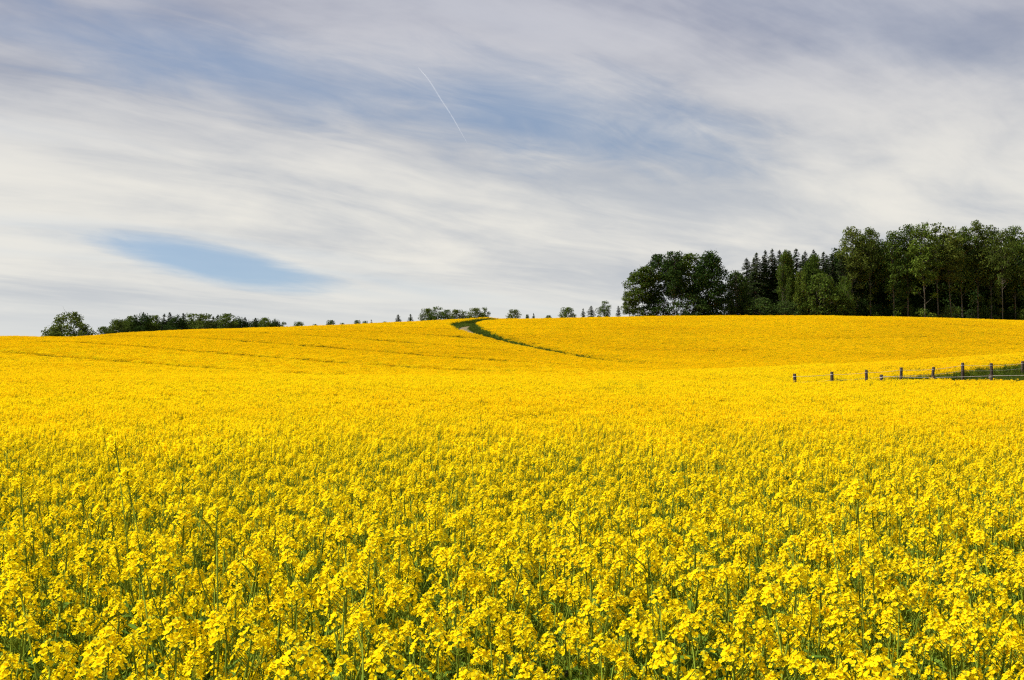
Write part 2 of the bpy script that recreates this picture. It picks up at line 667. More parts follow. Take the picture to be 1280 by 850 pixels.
def make_plant(H, nb):
    """returns the stem with its branches, the heads and the leaves with their places"""
    s = MB()
    lean = rng.normal(size=2) * .035
    t = np.linspace(0, 1, 6)
    bend = rng.normal(size=2) * .03
    main = np.stack([lean[0] * t + bend[0] * np.sin(t * 3.1), lean[1] * t + bend[1] * np.sin(t * 3.1), t * (H - .07)], 1)
    s.add(*tube(main, np.linspace(.0044, .0020, 6), 4))
    heads, leaves = [], []

    def at(f):
        return np.array([np.interp(f, t, main[:, k]) for k in range(3)])
    heads.append((0 if rng.random() < .6 else 2, Matrix.Translation(Vector(main[-1])) @ Euler((lean[1] * -2, lean[0] * 2, rng.uniform(0, 6))).to_matrix().to_4x4()))
    a0 = rng.uniform(0, 6.28)
    for k in range(nb):
        f = rng.uniform(.50, .84)
        p0 = at(f)
        a = a0 + k * 2.4 + rng.normal() * .3
        L = (H - p0[2]) * rng.uniform(.42, 1.0)
        out_ = L * rng.uniform(.18, .46)
        p2 = p0 + np.array([math.cos(a) * out_, math.sin(a) * out_, L - .06])
        p1 = p0 + np.array([math.cos(a) * out_ * .7, math.sin(a) * out_ * .7, L * .38])
        tt = np.linspace(0, 1, 5)[:, None]
        path = (1 - tt) ** 2 * p0 + 2 * tt * (1 - tt) * p1 + tt ** 2 * p2
        s.add(*tube(path, np.linspace(.0024, .0015, 5), 4))
        d = Vector(p2 - p1).normalized()
        q = Vector((0, 0, 1)).rotation_difference((d + Vector((0, 0, 1))).normalized())
        sc = rng.uniform(.78, 1.08)
        heads.append((int(rng.choice([0, 1, 1, 3, 4, 5])), Matrix.Translation(Vector(p2)) @ q.to_matrix().to_4x4() @ Matrix.Rotation(rng.uniform(0, 6), 4, 'Z') @ Matrix.Scale(sc, 4)))
        leaves.append((2 if f > .7 else 0, Matrix.Translation(Vector(p0)) @ Matrix.Rotation(a - math.pi / 2 + .2, 4, 'Z') @ Matrix.Rotation(.35, 4, 'X')))
    for k in range(4):
        f = rng.uniform(.25, .6)
        leaves.append((int(rng.choice([0, 1])), Matrix.Translation(Vector(at(f))) @ Matrix.Rotation(rng.uniform(0, 6.28), 4, 'Z') @ Matrix.Rotation(rng.uniform(.1, .6), 4, 'X')))
    return s, heads, leaves


PLANTS = [make_plant(H, nb) for H, nb in ((1.24, 5), (1.16, 4), (1.30, 6), (1.08, 4), (1.20, 6), (1.38, 3), (1.14, 5), (1.27, 5), (1.02, 4), (1.33, 5))]
src = bpy.data.collections.new('rapeseed_sources')        # kept out of the scene: only instanced
for k, (s, hs, ls) in enumerate(PLANTS):
    b = MB()
    b.merge(s, None, [1])
    for hi, M in hs:
        b.merge(HEADS[hi], M, [0, 1, 2])
    for li, M in ls:
        b.merge(LEAVES[li], M, [3])
    src.objects.link(bpy.data.objects.new('a%02d_plant' % k, b.build('plant_%d' % k, [M_PETAL, M_STEM, M_BUD, M_LEAF])))
NP_ = len(PLANTS)


def make_patch(size, n, leafy):
    """a square of crop for the middle distance: the same heads, coarser"""
    b = MB()
    for k in range(n):
        x, y = rng.uniform(-.5, .5, 2) * size
        H = 1.2 + rng.normal() * .075
        b.add(*tube([(x, y, .1), (x + rng.normal() * .02, y + rng.normal() * .02, H)], [.006, .004], 3, False), mat=1)
        nh = rng.integers(4, 7)
        for q in range(nh):
            hx, hy = x + rng.normal() * .085, y + rng.normal() * .085
            hz = H - abs(rng.normal()) * .10 if q else H
            b.add(*tube([(x, y, hz - .28), (hx, hy, hz)], [.004, .003], 3, False), mat=1)
            m = 11
            a = rng.uniform(0, 6.28, m)
            rr = rng.uniform(.012, .038, m)
            c = np.stack([hx + rr * np.cos(a), hy + rr * np.sin(a), hz + rng.uniform(-.02, .065, m)], 1)
            nb_ = unit(np.stack([np.cos(a), np.sin(a), np.full(m, .9)], 1))
            b.add(*leaf_quads(c, rng.uniform(.026, .036, m), nb_, .55, .9), mat=0)
    c = np.stack([rng.uniform(-.5, .5, leafy) * size, rng.uniform(-.5, .5, leafy) * size, rng.uniform(.35, 1.0, leafy)], 1)
    b.add(*leaf_quads(c, rng.uniform(.08, .16, leafy), None, 0, .4), mat=3)
    return b


NPATCH = 8
for k in range(NPATCH):
    b = make_patch(1.1, 40, 120)
    src.objects.link(bpy.data.objects.new('b%02d_patch' % k, b.build('patch_%d' % k, [M_PETAL, M_STEM, M_BUD, M_LEAF])))
    src.objects.link(bpy.data.objects.new('c%02d_patch' % k, b.build('golden_patch_%d' % k, [M_GOLD, M_STEM, M_BUD, M_LEAF])))


def grid_points(x0, x1, y0, y1, step, jit=.5):
    X, Y = np.meshgrid(np.arange(x0, x1, step), np.arange(y0, y1, step), indexing='ij')
    X = X + rng.uniform(-jit, jit, X.shape) * step
    Y = Y + rng.uniform(-jit, jit, Y.shape) * step
    return X.ravel(), Y.ravel()


HALF = 640.0 / F_PX


def tram(X, Y):
    """wheel lines left by the sprayer: two families, left field and right field"""
    d, ny, side = track_dist(X, Y)
    left = (X * .60 + Y * .80)
    wig = 1.6 * np.sin(Y * .021) + 1.0 * np.sin(X * .05 + 2)
    a = np.abs((left + wig) % 21.0 - 10.5)
    right = Y * .985 - X * .17 + 2.0 * np.sin(X * .03)
    c = np.abs(right % 24.0 - 12.0)
    inner = (side < 0) & (Y > 105)
    v = np.where(inner, c, a)
    return np.where(Y > 100, np.abs(v - .9) < np.where(inner, .5, 1.1), False)


# nearest plants: individuals
NEAR_Y0, NEAR_Y1 = 1.75, 5.6
STEP = .170
xs, ys = grid_points(-7.5, 7.5, NEAR_Y0, NEAR_Y1 + 1.5, STEP, .48)
hz = 1 + rng.normal(size=len(xs)) * .065
hz += .02 * np.sin(xs * 2.1 + ys * 1.3) + .02 * np.sin(xs * 4.3 - ys * 2.7 + 1)
tall = (rng.random(len(xs)) < .08) & (ys > 3.4)
hz[tall] += rng.uniform(.08, .2, tall.sum())
inside = np.abs(xs) < HALF * ys * 1.08 + .12
vis = (ZC - ys * (850 - HORIZON) / F_PX) < 1.2 * hz + .32       # its top shows above the lower edge of the picture
cand = np.where(inside & vis)[0]
cand = cand[np.argsort(ys[cand])][:300]
chosen = np.zeros(len(xs), bool)
chosen[cand] = True
head_me = [h.build('flower_head', HEAD_MATS) for h in HEADS]
leaf_me = [l.build('leaf', [M_LEAF]) for l in LEAVES]
stem_me = [p[0].build('stem', [M_STEM]) for p in PLANTS]
gz = height(xs, ys)
PLANT_LABEL = 'nearest rapeseed plant along the lower edge, yellow flower heads on branching green stem'
for q in cand:
    k = int(rng.integers(NP_))
    root = link('rapeseed_plant', None)
    root.empty_display_size = .1
    root.location = (xs[q], ys[q], gz[q])
    s_ = hz[q]
    root.scale = (.5 + .5 * s_, .5 + .5 * s_, s_)
    root.rotation_euler = (rng.normal() * .035, rng.normal() * .035, rng.uniform(0, 6.28))
    tag(root, PLANT_LABEL, 'rapeseed plant', 'nearest rapeseed plants')
    link('stem', stem_me[k], root)
    for hi, M in PLANTS[k][1]:
        o = link('flower_head', head_me[hi], root)
        o.matrix_local = M
    for li, M in PLANTS[k][2]:
        o = link('leaf', leaf_me[li], root)
        o.matrix_local = M

# all the other crop, one mass
P, RT, SCL, IDX = [], [], [], []


def put_points(X, Y, sxy, sz, idx, tilt=.0):
    n = len(X)
    P.append(np.stack([X, Y, height(X, Y)], 1))
    RT.append(np.stack([rng.normal(size=n) * tilt, rng.normal(size=n) * tilt, rng.uniform(0, 6.28, n)], 1))
    SCL.append(np.stack([np.broadcast_to(sxy, (n,)), np.broadcast_to(sxy, (n,)), np.broadcast_to(sz, (n,))], 1))
    IDX.append(idx)


rest = ~chosen & (np.abs(xs) < HALF * ys * 1.3 + 1.2) & (ys < NEAR_Y1 + 1.5)
put_points(xs[rest], ys[rest], .5 + .5 * hz[rest], hz[rest], rng.integers(0, NP_, rest.sum()), .035)
x2, y2 = grid_points(-30, 30, NEAR_Y1 + 1.5, 42, .170, .5)
keep = (np.abs(x2) < HALF * y2 * 1.25 + 1.5) & (rng.random(len(x2)) < np.interp(y2, [12, 42], [1, 0]))
x2, y2 = x2[keep], y2[keep]
h2 = 1 + rng.normal(size=len(x2)) * .05 + .02 * np.sin(x2 * 1.7 + y2 * .9) + .02 * np.sin(x2 * .6 - y2 * 1.9 + 1)
tl = rng.random(len(x2)) < np.interp(y2, [7, 11, 14], [.07, .05, .02])
h2[tl] += rng.uniform(.08, .24, tl.sum())
put_points(x2, y2, .5 + .5 * h2, h2, rng.integers(0, NP_, len(x2)), .035)
x3, y3 = grid_points(-210, 210, 12, 338, .86, .4)
keep = (np.abs(x3) < HALF * y3 * 1.22 + 3) & ~in_paddock(x3, y3, .45) & (rng.random(len(x3)) < np.interp(y3, [12, 42], [0, 1]))
x3, y3 = x3[keep], y3[keep]
d3, _, _ = track_dist(x3, y3)
keep = d3 > verge(y3) + .4
x3, y3 = x3[keep], y3[keep]
h3 = 1 + rng.normal(size=len(x3)) * .035 + .03 * np.sin(x3 * .31 + y3 * .17) + .025 * np.sin(x3 * .13 - y3 * .37)
tr_ = tram(x3, y3)
h3[tr_] *= np.where(x3[tr_] > 0, rng.uniform(.86, .96, tr_.sum()), rng.uniform(.77, .88, tr_.sum()))
gold = rng.random(len(x3)) < np.where(x3 > 8, np.interp(y3, [108, 117], [0, 1]), np.interp(y3 + .25 * x3, [85, 150], [0, 1]))
put_points(x3, y3, .95, h3, NP_ + rng.integers(0, NPATCH, len(x3)) + NPATCH * gold)


def scatter_object(name, P, RT, SCL, IDX, coll):
    me = bpy.data.meshes.new(name)
    me.vertices.add(len(P))
    me.vertices.foreach_set('co', P.astype(np.float32).ravel())
    for nm, ty, arr, key in (('rot', 'FLOAT_VECTOR', RT, 'vector'), ('scl', 'FLOAT_VECTOR', SCL, 'vector'), ('idx', 'INT', IDX, 'value')):
        a = me.attributes.new(nm, ty, 'POINT')
        a.data.foreach_set(key, (arr.astype(np.int32) if ty == 'INT' else arr.astype(np.float32)).ravel())
    me.update()
    ob = link(name, me)
    ng = bpy.data.node_groups.new(name, 'GeometryNodeTree')
    ng.interface.new_socket('Geometry', in_out='INPUT', socket_type='NodeSocketGeometry')
    ng.interface.new_socket('Geometry', in_out='OUTPUT', socket_type='NodeSocketGeometry')
    gi, go = ng.nodes.new('NodeGroupInput'), ng.nodes.new('NodeGroupOutput')
    ci = ng.nodes.new('GeometryNodeCollectionInfo')
    ci.inputs['Collection'].default_value = coll
    ci.inputs['Separate Children'].default_value = True
    ci.inputs['Reset Children'].default_value = True
    ip = ng.nodes.new('GeometryNodeInstanceOnPoints')
    ip.inputs['Pick Instance'].default_value = True

    def named(nm, ty):
        n = ng.nodes.new('GeometryNodeInputNamedAttribute')
        n.data_type = ty
        n.inputs['Name'].default_value = nm
        return [o for o in n.outputs if o.enabled and o.name == 'Attribute'][0]
    L = ng.links
    L.new(gi.outputs[0], ip.inputs['Points'])
    L.new(ci.outputs[0], ip.inputs['Instance'])
    L.new(named('idx', 'INT'), ip.inputs['Instance Index'])
    L.new(named('rot', 'FLOAT_VECTOR'), ip.inputs['Rotation'])
    L.new(named('scl', 'FLOAT_VECTOR'), ip.inputs['Scale'])
    L.new(ip.outputs[0], go.inputs[0])
    md = ob.modifiers.new('scatter', 'NODES')
    md.node_group = ng
    return ob


crop = scatter_object('rapeseed_crop', np.concatenate(P), np.concatenate(RT), np.concatenate(SCL), np.concatenate(IDX), src)
tag(crop, 'yellow flowering rapeseed covering the field and the hill', 'rapeseed crop', kind='stuff')

# ---------------------------------------------------------------- grass: paddock and track verges
gsrc = bpy.data.collections.new('grass_sources')
for k in range(5):
    b = MB()
    n = 90
    x, y = rng.normal(size=n) * .22, rng.normal(size=n) * .22
    hh = rng.uniform(.18, .55, n)
    a = rng.uniform(0, 6.28, n)
    lx, ly = np.cos(a) * hh * .35, np.sin(a) * hh * .35
    w = .012
    px_, py_ = -np.sin(a) * w, np.cos(a) * w
    z0 = np.zeros(n)
    v = np.stack([np.stack([x - px_, y - py_, z0], 1), np.stack([x + px_, y + py_, z0], 1),
                  np.stack([x + lx + px_ * .3, y + ly + py_ * .3, hh], 1), np.stack([x + lx - px_ * .3, y + ly - py_ * .3, hh], 1)], 1).reshape(-1, 3)
    b.add(v, np.arange(4 * n).reshape(n, 4))
    gsrc.objects.link(bpy.data.objects.new('g%d_tuft' % k, b.build('tuft_%d' % k, [M_GRASS])))


def grass(name, X, Y, s, label):
    n = len(X)
    S = np.broadcast_to(np.asarray(s), (n,)) * rng.uniform(.7, 1.2, n)
    o = scatter_object(name, np.stack([X, Y, height(X, Y)], 1),
                       np.stack([np.zeros(n), np.zeros(n), rng.uniform(0, 6.28, n)], 1),
                       np.stack([S, S, S], 1), rng.integers(0, 5, n), gsrc)
    tag(o, label, 'grass', kind='stuff')


xg, yg = grid_points(18, 78, FRONT_Y - 1, 120, .34, .5)
kp = in_paddock(xg, yg, .3)
grass('paddock_grass', xg[kp], yg[kp], 1.15, 'dark green grass strip between the two fences on the right')
xg, yg = grid_points(-60, 60, 112, 345, .5, .5)
dg, _, _ = track_dist(xg, yg)
kp = (dg > np.minimum(HALF_TRACK, verge(yg)) * .85) & (dg < verge(yg) + .9)
grass('track_verge_grass', xg[kp], yg[kp], np.interp(yg[kp], [150, 240], [.9, 1.35]), 'dark green grass verge lining the winding farm track')


# ---------------------------------------------------------------- fences
def fence_post(root, x, y, top, w):
    z0 = float(height(np.array([x]), np.array([y]))[0])
    me = MB()
    H = top - z0
    h = w / 2
    t = rng.normal(size=2) * .02
    path = [(0, 0, -.25), (t[0] * .5, t[1] * .5, H * .5), (t[0], t[1], H - .03), (t[0], t[1], H)]
    me.add(*tube(path, [h * 1.05, h, h * .97, h * .78], 8))
    top_ring = len(path) * 8 - 8
    me.f[0] = np.vstack([me.f[0], [[top_ring, top_ring + 3, top_ring + 4, top_ring + 7], [top_ring + 4, top_ring + 5, top_ring + 6, top_ring + 7]]])
    me.mi[0] = np.zeros(len(me.f[0]), int)
    me.tone[0] = rng.random(len(me.f[0]))
    o = link('post', me.build('post', [M_POST], False), root)
    o.location = (x - root.location.x, y - root.location.y, z0 - root.location.z)
    o.rotation_euler = (rng.normal() * .03, rng.normal() * .03, rng.uniform(0, 6))
    ins = MB()
    ins.add(*tube([(t[0], t[1], H - .23), (t[0], t[1], H - .185)], [h * 1.07, h * 1.07], 8))
    i_ = link('insulator', ins.build('insulator', [M_CAP]), o)
    return o, np.array([x, y, z0 + H])


def span(root, name, a, b, dz, r, sag, mat, lead=0.0):
    n = 7
    t = np.linspace(0, 1, n)[:, None]
    p = a * (1 - t) + b * t
    p[:, 2] += dz - sag * 4 * (t * (1 - t))[:, 0]
    p -= np.array(root.location)
    p[:, 1] -= lead
    m = MB()
    m.add(*tube(p, np.full(n, r), 4))
    link(name, m.build(name, [mat]), root)


def pixel_at(px, py, Y):
    return np.array([(px - CX) / F_PX * Y, Y, ZC + (HORIZON - py) / F_PX * Y])


rear = [(995, 467), (1040, 464.6), (1083, 462.5), (1125.5, 459.3), (1164.3, 458.6), (1203, 453.4), (1240, 453.8), (1277.5, 451.4), (1313, 449), (1348, 446.5)]
root = link('wire_fence', None)
tag(root, 'fence of dark wooden posts and pale tape climbing behind the grass strip', 'fence')
pts = []
for px, py in rear:
    k = (px - CX) / F_PX
    Y = (78 - 20 * 14 / 22.7) / (1 - k * 14 / 22.7)
    pts.append((k * Y, Y, ZC + (HORIZON - py) / F_PX * Y))
root.location = (pts[0][0], pts[0][1], float(height(np.array([pts[0][0]]), np.array([pts[0][1]]))[0]))
tops = [fence_post(root, x, y, z, rng.uniform(.22, .27))[1] for x, y, z in pts]
for a, b in zip(tops[:-1], tops[1:]):
    span(root, 'tape', a, b, -.205, .010, .035, M_TAPE, .11)
    span(root, 'wire', a, b, -.62, .008, .03, M_TAPE, .11)

front = [(1102, 468.2), (1165, 469.5), (1240, 467.4), (1318, 466.0)]
root = link('rail_fence', None)
tag(root, 'low fence with bleached rail at the near field edge, before the grass strip', 'fence')
pts = [pixel_at(px, py, FRONT_Y - .2) for px, py in front]
root.location = (pts[0][0], pts[0][1], float(height(np.array([pts[0][0]]), np.array([pts[0][1]]))[0]))
tops = [fence_post(root, p[0], p[1], p[2], w)[1] for p, w in zip(pts, (.22, .27, .27, .27))]
for a, b in zip(tops[:-1], tops[1:]):
    span(root, 'rail', a, b, -.13, .022, .02, M_RAIL, .12)


# ---------------------------------------------------------------- trees
def limb(a, b, r0, r1, sag=.15, n=6):
    a, b = np.asarray(a, float), np.asarray(b, float)
    mid = (a + b) / 2 + np.array([0, 0, -sag * np.linalg.norm((b - a)[:2])]) + rng.normal(size=3) * .03 * np.linalg.norm(b - a)
    t = np.linspace(0, 1, n)[:, None]
    return tube((1 - t) ** 2 * a + 2 * t * (1 - t) * mid + t * t * b, np.linspace(r0, r1, n), 5)


def broadleaf(H, base, rad, n_cl, per, leaf, top_w=.6, r_cl=None, low=0.0, mats=None, bark=None, stems=1, wobble=.5):
    """trunk with limbs, and a crown of leaf clumps carried at the limb ends"""
    w = MB()
    L = MB()
    zb = H * base
    trunk_tops = []
    for s in range(stems):
        off = rng.normal(size=2) * (.0 if stems == 1 else rad * .22)
        lean = rng.normal(size=2) * H * .02 + off * 1.4
        n = 9
        t = np.linspace(0, 1, n)
        path = np.stack([off[0] + lean[0] * t + np.sin(t * 5 + rng.uniform(0, 6)) * H * .006,
                         off[1] + lean[1] * t + np.sin(t * 4 + rng.uniform(0, 6)) * H * .006, t * H * .90 - .3], 1)
        r0 = H * .0085 / math.sqrt(stems) + .02
        w.add(*tube(path, r0 * (1 - .86 * t ** .9), 7))
        trunk_tops.append(path)
    cen = []
    tries = 0
    rc = r_cl or rad * .30
    ph = rng.uniform(0, 6.28, 4)
    while len(cen) < n_cl and tries < n_cl * 60:
        tries += 1
        f = rng.random() ** .85
        prof = math.sin(math.pi * min(1, max(0.02, (f * .88 + .10)))) ** .55 * (1 - (1 - top_w) * f)
        a = rng.uniform(0, 6.28)
        lobe = 1 + wobble * .35 * math.sin(a * 2 + ph[0] + f * 4) + wobble * .25 * math.sin(a * 3 + ph[1] - f * 7)
        r = rad * prof * lobe * math.sqrt(rng.uniform(.12, 1))
        c = np.array([r * math.cos(a), r * math.sin(a), zb + (H - zb) * f * .97])
        if all(np.linalg.norm((c - o) * np.array([1, 1, 1.25])) > rc * .80 for o in cen):
            cen.append(c)
    for _ in range(int(low)):
        a = rng.uniform(0, 6.28)
        r = rng.uniform(.25, .7) * rad
        cen.append(np.array([r * math.cos(a), r * math.sin(a), rng.uniform(.04, max(base, .06)) * H]))
    for c in cen:
        tp_ = trunk_tops[rng.integers(len(trunk_tops))]
        zt = np.clip(c[2] - np.hypot(c[0], c[1]) * rng.uniform(.5, 1.1), H * .08, H * .86)
        a = np.array([np.interp(zt, tp_[:, 2], tp_[:, k]) for k in range(3)])
        a[2] = zt
        w.add(*limb(a, c, H * .0026 + .01, .012, .10))
        for _ in range(3):
            w.add(*limb(c + (a - c) * .25, c + rng.normal(size=3) * rc * .55, .018, .008, .05, 4))
        m = int(per * rng.uniform(.6, 1.3))
        q = unit(rng.normal(size=(m, 3))) * (rng.random(m) ** .45)[:, None] * rc * rng.uniform(.75, 1.2)
        q[:, 2] *= .72
        pos = c + q
        pos = pos[pos[:, 2] < H]
        outward = unit(pos - np.array([0, 0, zb + (H - zb) * .35]) + np.array([0, 0, rad * .6]))
        L.add(*leaf_quads(pos, rng.uniform(.65, 1.25, len(pos)) * leaf, outward, .35))
    return w.build('trunk', [bark or M_BARK]), L.build('crown', [mats]), H


def spruce(H, rad, leaf=.46, gap=.36):
    w, L = MB(), MB()
    t = np.linspace(0, 1, 8)
    w.add(*tube(np.stack([np.sin(t * 3) * H * .003, np.cos(t * 2) * H * .003, t * H - .3], 1), (H * .012 + .02) * (1 - .95 * t), 6))
    nb = int(H / gap * 8.5)
    ph = rng.uniform(0, 6.28)
    for k in range(nb):
        f = .03 + .96 * (k + rng.random()) / nb
        if rng.random() < f * .35:
            continue
        z = f * H
        a = ph + k * 2.39996 + rng.normal() * .25
        r = rad * (1 - f) ** .68 * (1 + .10 * math.sin(z * 2.1 + ph)) + .06
        rr = r * rng.uniform(.62, 1.12)
        d = np.array([math.cos(a), math.sin(a), 0])
        tip = np.array([0, 0, z]) + d * rr + np.array([0, 0, -rr * rng.uniform(.15, .50)])
        w.add(*limb((0, 0, z), tip, .02 + .005 * rr, .01, -.06, 4))
        m = max(6, int(rr / leaf * 7.5))
        s = rng.random(m) ** .75
        c = np.array([0, 0, z]) + (tip - np.array([0, 0, z])) * s[:, None] + rng.normal(size=(m, 3)) * np.array([.16, .16, .12]) * (.25 + rr * .26)
        c[:, 2] -= rng.random(m) * .16 * rr
        dirs = np.tile(d * .8 + np.array([0, 0, .8]), (m, 1))
        L.add(*leaf_quads(c, rng.uniform(.6, 1.25, m) * leaf * (1.1 - .45 * f), unit(dirs), .3, .42))
    c = np.stack([rng.normal(size=14) * .05, rng.normal(size=14) * .05, rng.uniform(.93, 1.0, 14) * H], 1)
    L.add(*leaf_quads(c, leaf * .7, None, 0, .4))
    return w.build('trunk', [M_BARK]), L.build('crown', [M_NEEDLE]), H


def bush(H, rad, n_cl, per, leaf, mats):
    return broadleaf(H, .06, rad, n_cl, per, leaf, top_w=.85, mats=mats, wobble=.4)


V_TALL = [broadleaf(25, b, r, 60, 85, .50, top_w=.95, r_cl=1.45, low=5, mats=mt, bark=M_BARK_PALE)
          for b, r, mt in ((.42, 3.6, M_L_OLIVE), (.36, 3.9, M_L_MID), (.46, 3.3, M_L_OLIVE), (.40, 3.7, M_L_PALE), (.34, 3.5, M_L_MID), (.44, 4.0, M_L_OLIVE))]
V_BACK = [broadleaf(23, .03, r, 110, 95, .60, top_w=.9, r_cl=1.8, mats=M_L_DARK) for r in (4.2, 4.6, 3.9)]
V_BIG = [broadleaf(17, b, r, n, 95, .52, top_w=tw, r_cl=1.5, low=lo, mats=mt, stems=st)
         for b, r, n, tw, lo, mt, st in ((.26, 5.4, 120, .98, 3, M_L_DARK, 3), (.22, 4.6, 105, .95, 4, M_L_MID, 2), (.08, 4.2, 120, .92, 8, M_L_DARK, 2), (.30, 3.6, 62, .8, 2, M_L_MID, 1))]
V_CLUMP = [broadleaf(17, b, r, n, 100, .50, top_w=.98, r_cl=1.4, low=1, mats=mt, stems=st, wobble=1.1)
           for b, r, n, mt, st in ((.34, 3.8, 72, M_L_DARK, 2), (.38, 3.4, 60, M_L_MID, 2), (.30, 3.6, 66, M_L_DARK, 1))]
V_SPRUCE = [spruce(20, r) for r in (2.9, 3.3, 2.6, 3.0)]
V_BUSH = [bush(9, 4.6, 70, 75, .40, M_L_PALE), bush(8, 3.6, 60, 70, .40, M_L_MID), bush(7, 4.2, 60, 70, .42, M_L_DARK)]
V_ROUND = [broadleaf(12, b, r, n, 62, .46, top_w=.85, r_cl=1.25, low=2, mats=mt)
           for b, r, n, mt in ((.0, 5.2, 110, M_L_OLIVE), (.03, 4.2, 90, M_L_MID), (.05, 3.8, 72, M_L_OLIVE), (.02, 4.4, 95, M_L_DARK), (.08, 3.6, 58, M_L_MID))]
V_FIR = [spruce(11, r, .44, .40) for r in (2.6, 2.3)]


def plant_tree(variants, k, px, py_top, Y, width_px, name, label, cat, group=None, sink=.25):
    """set a tree on the ground at a distance, scaled so that its top stands where it does in the photograph"""
    tr, cr, H0 = variants[k % len(variants)]
    x = (px - CX) / F_PX * Y
    z = float(height(np.array([x]), np.array([Y]))[0]) - sink
    Ht = ZC + (HORIZON - py_top) / F_PX * Y - z
    vz = Ht / H0
    co = np.empty(len(cr.vertices) * 3, np.float32)
    cr.vertices.foreach_get('co', co)
    co = co.reshape(-1, 3)
    half = np.percentile(np.abs(co[:, 0]), 98)
    vx = width_px / 2 / F_PX * Y / half if width_px else vz
    o = link(name, None)
    o.location = (x, Y, z)
    o.rotation_euler = (0, 0, rng.uniform(0, 6.28))
    if variants is V_FIR:
        vx *= 1.35
    o.scale = (vx, vx, vz)
    tag(o, label, cat, group)
    link('trunk', tr, o)
    link('crown', cr, o)
    return o


# tall trunked trees at the edge of the wood, right
tall_row = [(1066, 283, 34), (1088, 282, 30), (1117, 288, 30), (1135, 280, 28), (1156, 276, 32), (1174, 277, 30), (1189, 282, 28), (1204, 283, 28),
            (1223, 275, 32), (1240, 281, 28), (1254, 285, 26), (1269, 282, 30), (1288, 287, 30), (1310, 284, 34)]
for q, (px, py, w) in enumerate(tall_row):
    nm = ORD[q] + ' from the left of the tall thin-trunked trees along the edge of the right wood'
    plant_tree(V_TALL, q * 5 + q // 3, px, py, DC + 8 + 9 * rng.random() + 4 * (q % 2), w * 1.12, 'broadleaf_tree', nm, 'tree', 'tall trees of the right wood')
for q in range(39):                                           # the wood behind them
    px = 1052 + (q % 13) * 21.5 + rng.uniform(-6, 6)
    Y = DC + 27 + 15 * (q // 13) + rng.uniform(-4, 4)
    plant_tree(V_BACK, q, px, rng.uniform(292, 306) + 8 * (q // 13) + max(0, 1075 - px) * .5, Y, rng.uniform(30, 40), 'broadleaf_tree',
               'dark tree deep in the right wood, seen between the tall front trunks', 'tree', 'trees deep in the right wood')
for q, (px, py, w, k) in enumerate([(1072, 372, 34, 2), (1098, 380, 30, 2), (1120, 376, 26, 2), (1150, 384, 26, 2), (1190, 382, 30, 2), (1215, 386, 26, 2), (1240, 380, 30, 2), (1262, 386, 28, 2), (1290, 382, 30, 2)]):
    plant_tree(V_BUSH, k, px, py, DC + 19 + rng.uniform(-2, 2), w, 'shrub', ORD[q] + ' from the left of the dark shrubs at the foot of the tall wood', 'shrub', 'undergrowth of the right wood')

# spruces and mixed trees left of the tall wood
spr = [(934, 322, 34), (946, 315, 32), (957, 312, 28), (966, 310, 30), (975, 312, 30), (996, 310, 30), (1007, 313, 28), (1018, 311, 28), (1030, 314, 30), (1041, 316, 30), (1052, 318, 30), (985, 316, 30)]
for q, (px, py, w) in enumerate(sorted(spr)):
    plant_tree(V_SPRUCE, q, px, py, DC + 13 + rng.uniform(-3, 7), w * 1.1, 'spruce_tree', ORD[q] + ' from the left of the front dark spruces beside the tall wood', 'spruce', 'spruces of the right wood')
for q in range(8):
    plant_tree(V_SPRUCE, q + 1, 940 + q * 15.5 + rng.uniform(-3, 3), rng.uniform(314, 322), DC + 27 + rng.uniform(-3, 4), 30, 'spruce_tree',
               'dark spruce standing behind the front spruces, mostly hidden by them', 'spruce', 'spruces behind the front spruces')
plant_tree(V_BIG, 2, 921, 338, DC + 9, 30, 'broadleaf_tree', 'dark leafy tree at the left end of the spruces, reaching to the ground', 'tree')
plant_tree(V_BIG, 1, 984, 312, DC + 8, 22, 'broadleaf_tree', 'slim green leafy tree standing among the spruces, as tall as they are', 'tree')
plant_tree(V_BIG, 1, 1017, 317, DC + 12, 26, 'broadleaf_tree', 'round-topped leafy tree behind the big round bush, between spruces', 'tree')
plant_tree(V_BUSH, 0, 1001, 338, DC + 6, 24, 'broadleaf_tree', 'bright green small tree just left of the big round bush', 'tree')
plant_tree(V_BUSH, 1, 1025, 342, DC + 4, 52, 'round_bush', 'big round green bush in front of the spruces at the wood edge', 'bush')
plant_tree(V_BUSH, 0, 1056, 345, DC + 6, 24, 'bush', 'lighter green bush right of the big round bush below the tall trees', 'bush')
plant_tree(V_BUSH, 1, 1047, 363, DC + 4.5, 40, 'bush', 'low dark bush touching the right side of the big round bush', 'bush')
plant_tree(V_BUSH, 2, 950, 372, DC + 5, 44, 'bush', 'low dark bush at the foot of the spruces, left side', 'bush')
plant_tree(V_BUSH, 2, 982, 376, DC + 5, 36, 'bush', 'low dark bush at the foot of the spruces, beside the bright small tree', 'bush')

